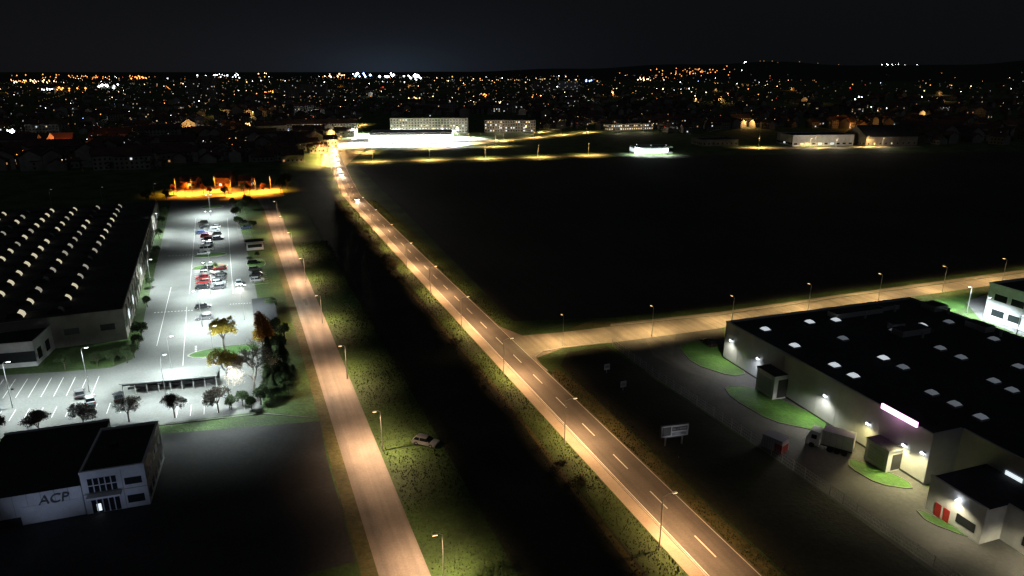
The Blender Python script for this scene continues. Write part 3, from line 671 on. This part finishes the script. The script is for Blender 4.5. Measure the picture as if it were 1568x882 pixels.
bl('row_building',932,201,1000,199,190,14,wk='wall',floors=2,cols=20,lit=.7)
bl('row_building',640,172,700,172,160,14,wk='wall',floors=3,cols=16,lit=.15)
bl('row_building',755,172,800,172,162,14,wk='wall',floors=3,cols=12,lit=.3)
bl('distribution_hall',1213,224,1306,223,207,30,wk='white',floors=1,cols=10,lit=.3,ww=3)
bl('distribution_hall',1325,224,1404,222,210,30,wk='wall',floors=1,cols=9,lit=.2,pitched=True)
bl('distribution_hall',1075,224,1130,223,214,24,wk='wall',floors=1,cols=8,lit=.1)
bl('lit_depot',972,236,1030,235,225,14,wk='white',floors=1,cols=8,lit=.8,lk=('e_win2','e_shop'),ww=4,wh=3.0)
bl('lit_depot',410,220,462,219,209,14,wk='wall',floors=1,cols=6,lit=.5,pitched=True,rk='tile')
wd=ldata('depot_flood','SPOT',(.95,1,.97),3500,150,.6)
for u,v in((975,237),(997,238),(1020,238)): street_lamp(G(u,v),8,AX,'q2','e_white',wd,.8,.8)
ap=ldata('apt_light','POINT',(1,.82,.6),3800,lin=False,rad=.6)
for u,v in((612,205.5),(650,205.5),(700,205.5),(765,204.5),(805,204.5),(470,209),(520,208),(950,203),(985,202),(1240,226.5),(1280,226),(1350,226)):
    p=G(u,v); street_lamp(p,8,-AX,'y','e_yellow',None); light(ap,p+Vector((0,-2,7)),name='street_lamp_glow')
def lit_street(pts,w,step,key='t',k='e_yellow',ld=W_town,name='town_street',h=9,sx=.7,sy=1.2):
    P=[G(u,v) for u,v in pts]; m=MB()
    Lp=[];Rp=[]
    for i,p in enumerate(P):
        d=(P[min(i+1,len(P)-1)]-P[max(i-1,0)]).normalized(); n=Vector((-d.y,d.x,0)); Lp.append(p+n*w/2);Rp.append(p-n*w/2)
    ribbon(m,Lp,Rp,0,1,.04,'conc'); m.obj(name); T=plen(P); q=step*.4
    while q<T:
        p,d=at(P,q); n=Vector((-d.y,d.x,0)); street_lamp(p+n*(w/2+.5),h,-n,key,k,ld,sx,sy); q+=step
lit_street([(535,249),(600,247),(700,244),(800,242),(935,237)],8,42,sx=.8,sy=.9)
lit_street([(700,222),(780,215),(850,208),(910,202)],9,42,sx=.8)
lit_street([(560,238),(570,230),(640,229),(780,224)],8,60)
lit_street([(1130,227),(1250,227),(1405,224)],14,50)
lit_street([(330,215),(420,212),(520,214)],8,80)
lit_street([(511,226),(512,214),(530,200),(560,190)],9,35)
lit_street([(500,236),(515,228),(545,226)],12,16,sx=1)
lit_street([(505,254),(508,236)],12,16,sx=1)
lit_street([(820,205),(880,192),(905,188)],9,60)
# ---------------------------------------------------------------- TOWN
def vmax(u):
    for a,b in((250,262),(440,250),(500,236),(530,212),(930,200),(1060,205),(1420,200),(9999,222)):
        if u<a: return b
def free(u,v):
    if v>vmax(u): return False
    if 525<u<830 and v>180: return False
    if 1060<u<1420 and v>203: return False
    if 60<u<135 and 203<v<240: return False
    return True
mb=MB(); hp=[]
for i in range(2800):
    inv=U(1/3200,1/400); d=1/inv; az=U(-.95,.95); p=Vector((math.tan(az*.8)*d,d,0)); u,v=PR(p)
    if not free(u,v): continue
    hp.append(p)
    w=U(9,16);l=U(8,12);h=U(3.5,8)
    if R()<.12: w*=2.2;h+=4;l*=1.3
    a=TH+random.choice((0,math.pi/2))+U(-.25,.25); mb.frame(p,(math.cos(a),math.sin(a)))
    mb.box(0,w,0,l,0,h,'wall'); r=l*.33
    mb.add([mb.W(-.5,-.5,h-.1),mb.W(w+.5,-.5,h-.1),mb.W(w+.5,l/2,h+r),mb.W(-.5,l/2,h+r),mb.W(w+.5,l+.5,h-.1),mb.W(-.5,l+.5,h-.1)],[(0,1,2,3),(3,2,4,5)],'tile')
    mb.add([mb.W(0,0,h),mb.W(0,l,h),mb.W(0,l/2,h+r-.1),mb.W(w,0,h),mb.W(w,l,h),mb.W(w,l/2,h+r-.1)],[(0,2,1),(3,4,5)],'wall')
    for c in range(int(w/3)):
        for f in range(int(h/2.8)):
            k='glass' if R()<.92 else random.choice(('e_win','e_win2','e_dimo')); x=1.5+c*3; z=1+f*2.8
            mb.box(x-.6,x+.6,-.06,.01,z,z+1.3,k)
            mb.box(x-.6,x+.6,l-.01,l+.06,z,z+1.3,'glass')
    mb.box(w*.3,w*.3+.7,l*.4,l*.4+.7,h+r*.6,h+r+.9,'brick')
mb.obj('distant_town_houses')
mb=MB()
for i in range(1500):
    inv=U(1/2200,1/380); d=1/inv; az=U(-.95,.95); p=Vector((math.tan(az*.8)*d,d,0)); u,v=PR(p)
    if not free(u,v): continue
    h=U(5,13); r=h*.35
    mb.cyl(p,p+Vector((0,0,h*.6)),.25,.12,4,'bark',False)
    for j in range(34):
        c=p+Vector((random.gauss(0,.5)*r,random.gauss(0,.5)*r,h*.6+random.gauss(0,.45)*r)); a=Vector((random.gauss(0,1),random.gauss(0,1),random.gauss(0,1))).normalized(); b=a.orthogonal().normalized()*U(.5,1.1)
        mb.add([c-b,c+a*U(.8,1.6),c+b],[(0,1,2)],'lg' if R()<.7 else 'lb')
mb.obj('distant_trees')
mb=MB()
def hill(x,y):
    d=math.hypot(x,y); t=max(0,min(1,(d-4200)/4500)); t=t*t*(3-2*t)
    az=math.atan2(x,y); w=.12+.88*max(0,min(1,(az+.05)/.6))
    return t*w*(170+55*math.sin(az*7+1)+30*math.sin(az*17+d*.001)+18*math.sin(az*41))
def tl(p,r,k,post=True):
    z=hill(p.x,p.y)+7
    mb.octa((p.x,p.y,z),r,k)
    if post and p.length<1200: mb.cyl((p.x,p.y,0),(p.x,p.y,z),.1,.07,4,'steel',False)
cs=['e_warm']*11+['e_orange']*12+['e_white']*7+['e_yellow']*6+['e_blue']*1+['e_red']*2+['e_dimw']*28+['e_dimo']*28+['e_dimb']*30
# districts: denser and sparser parts of the town
def dens(p): return .5+.5*math.sin(p.x*.0041+1.3*math.sin(p.y*.0023))*math.sin(p.y*.0037+p.x*.0011)
for i in range(4200):
    inv=1/5200+(1/430-1/5200)*(R()**1.5); d=1/inv; az=U(-.9,.9); p=Vector((math.tan(az*.8)*d,d,0)); u,v=PR(p)
    if not free(u,v): continue
    if R()>.3+dens(p)*.9: continue
    if u>900 and R()<.4: continue
    if u>1200 and R()<.4: continue
    if u>1100 and d>3800 and R()<.65: continue
    if v>165 and R()<.35: continue
    k=random.choice(cs); r=d/1000*(.28+.55*R()**3); tl(p,r,k)
for i in range(34):
    inv=1/4500+(1/520-1/4500)*(R()**1.4); d=1/inv; az=U(-.9,.6); p=Vector((math.tan(az*.8)*d,d,0)); a=TH+random.choice((0,1,1))*math.pi/2+U(-.2,.2)
    dv=Vector((math.cos(a),math.sin(a),0)); k=random.choice(('e_orange','e_dimo','e_yellow','e_dimw','e_dimo'))
    for j in range(random.randint(4,12)):
        q=p+dv*j*U(32,38)*(1+d/4000); u,v=PR(q)
        if free(u,v): tl(q,d/1000*U(.3,.45),k)
for u0,v0,n,su,k,sz in((168,134,10,15,'e_white',2.6),(100,139,11,22,'e_orange',2.4),(213,122,14,10,'e_orange',1.9),(20,212,7,10,'e_white',2.8),(638,119,4,3,'e_white',5),(637,121,6,8,'e_white',2),(560,118,6,14,'e_blue',3.4),(592,118,9,24,'e_white',2.8),(545,117,4,8,'e_white',3),(1060,118,50,50,'e_orange',1.2),(985,123,12,14,'e_warm',1.5),(510,118,14,20,'e_warm',1.8),(876,130,8,6,'e_white',1.9),(905,125,4,6,'e_blue',2.2),(1315,87,10,26,'e_white',.8),(1190,97,9,80,'e_dimo',1),(1150,133,18,26,'e_dimo',1),(1108,106,5,8,'e_white',1),(770,163,9,14,'e_warm',1.9),(640,156,8,10,'e_yellow',1.8),(820,162,8,16,'e_yellow',1.7),(60,127,28,40,'e_warm',1.3),(340,118,18,30,'e_white',1.4),(30,126,14,30,'e_orange',1.5),(410,145,8,12,'e_orange',1.6),(484,147,2,3,'e_white',4),(1315,155,4,8,'e_white',1.7),(1450,172,10,20,'e_dimw',1.3),(740,150,8,8,'e_orange',1.6),(130,120,34,90,'e_orange',1.1),(437,101,3,6,'e_warm',1.2),(700,207,1,1,'e_green',4),(70,140,10,12,'e_white',1.2),(380,200,6,5,'e_yellow',1.5)):
    for i in range(n):
        u=random.gauss(u0,su*.6); v=random.gauss(v0,1.3)
        vv=max(v,115.5); p=G(u,vv)
        if v0<112:
            d=U(6000,8400); p=Vector(((u-CX)/FPX*d*1.05,d,0))
        d=p.length; tl(p,d/1000*U(.3,.6)*sz,k,False)
mb.obj('distant_town_lights')
tl_y=ldata('tl_y','POINT',(1,.55,.18),9000,lin=False,rad=.6); tl_w=ldata('tl_w','POINT',(.95,.97,1),8000,lin=False,rad=.6); tl_o=ldata('tl_o','POINT',(1,.38,.07),9000,lin=False,rad=.6)
rr=random.Random(3); far=[q for q in hp if q.y>680]
for i in range(50):
    q=far[rr.randrange(len(far))]; o=q+Vector((rr.uniform(-9,9),-rr.uniform(4,12),7)); light(rr.choice((tl_y,tl_w,tl_o,tl_y)),o,name='town_lamp_light')
light(ldata('hs','POINT',(1,.27,.07),9000,lin=False,rad=1),G(98,227)+Vector((0,0,8)),name='town_lamp_light')
bl('gabled_house',80,224,112,223,212,14,wk='brick',rk='brick',floors=1,cols=3,lit=0,pitched=True)
m=MB(); vs=[];NA,NR=120,16
for i in range(NR+1):
    d=3000+i*(9500-3000)/NR
    for j in range(NA+1):
        a=-1.1+2.2*j/NA; x=math.sin(a)*d;y=math.cos(a)*d; vs.append(Vector((x,y,hill(x,y)-.5 if i else -1)))
m.add(vs,[(i*(NA+1)+j,i*(NA+1)+j+1,(i+1)*(NA+1)+j+1,(i+1)*(NA+1)+j) for i in range(NR) for j in range(NA)],'field'); m.obj('distant_hills')
# ---------------------------------------------------------------- world
w=bpy.data.worlds.new('World'); bpy.context.scene.world=w; w.use_nodes=True; nt=w.node_tree; N=nt.nodes; L=nt.links
bg=N['Background']; bg.inputs['Strength'].default_value=1.0
tc=N.new('ShaderNodeTexCoord'); sep=N.new('ShaderNodeSeparateXYZ'); L.new(tc.outputs['Generated'],sep.inputs[0])
rp=N.new('ShaderNodeValToRGB'); e=rp.color_ramp.elements
e[0].position=0; e[0].color=(.0034,.0038,.0046,1); e[1].position=.25; e[1].color=(.0052,.0057,.0064,1)
x=e.new(.06); x.color=(.0038,.0042,.0049,1)
L.new(sep.outputs['Z'],rp.inputs['Fac'])
sq=N.new('ShaderNodeVectorMath'); sq.operation='MULTIPLY'; sq.inputs[1].default_value=(1,1,3.2); L.new(tc.outputs['Generated'],sq.inputs[0])
nm=N.new('ShaderNodeVectorMath'); nm.operation='NORMALIZE'; L.new(sq.outputs[0],nm.inputs[0])
def glow(dirv,sharp,colr,st):
    d=N.new('ShaderNodeVectorMath'); d.operation='DOT_PRODUCT'; L.new(nm.outputs[0],d.inputs[0]); d.inputs[1].default_value=Vector(dirv).normalized()
    mx=N.new('ShaderNodeMath'); mx.operation='MAXIMUM'; L.new(d.outputs['Value'],mx.inputs[0]); mx.inputs[1].default_value=0
    p=N.new('ShaderNodeMath'); p.operation='POWER'; L.new(mx.outputs[0],p.inputs[0]); p.inputs[1].default_value=sharp
    v=N.new('ShaderNodeVectorMath'); v.operation='SCALE'; v.inputs[0].default_value=[c*st for c in colr]; L.new(p.outputs[0],v.inputs['Scale']); return v.outputs[0]
g1=glow((-.15,1,0.0),40,(.5,.66,1),.009); g2=glow((-.17,1,0),250,(.4,.65,1),.015); g3=glow((-.5,1,0),30,(.9,.75,.8),.003)
cur=rp.outputs['Color']
sk=N.new('ShaderNodeTexSky'); sk.sky_type='NISHITA'; sk.sun_disc=False; sk.sun_elevation=math.radians(-6); sk.sun_rotation=math.radians(200)
sv=N.new('ShaderNodeVectorMath'); sv.operation='SCALE'; sv.inputs['Scale'].default_value=.001; L.new(sk.outputs['Color'],sv.inputs[0])
for gg in(g1,g2,g3,sv.outputs[0]):
    ad=N.new('ShaderNodeVectorMath'); ad.operation='ADD'; L.new(cur,ad.inputs[0]); L.new(gg,ad.inputs[1]); cur=ad.outputs[0]
L.new(cur,bg.inputs['Color'])
sl=bpy.data.lights.new('sky_glow_fill','SUN'); sl.energy=.06; sl.angle=math.radians(20); sl.color=(.75,.85,1)  # dim fill added for ambient sky glow, not an actual moon
so=bpy.data.objects.new('sky_glow_fill',sl); so.rotation_euler=(math.radians(35),0,math.radians(20)); col.objects.link(so)
# ---------------------------------------------------------------- camera
cd=bpy.data.cameras.new('camera'); co=bpy.data.objects.new('camera',cd); col.objects.link(co)
cd.sensor_width=36; cd.lens=36*FPX/1568; cd.clip_end=40000; cd.clip_start=.5
co.location=(0,0,H); co.rotation_euler=(math.pi/2-PITCH,0,0)
sc=bpy.context.scene; sc.camera=co
sc.view_settings.view_transform='Standard'; sc.view_settings.look='None'; sc.view_settings.exposure=0
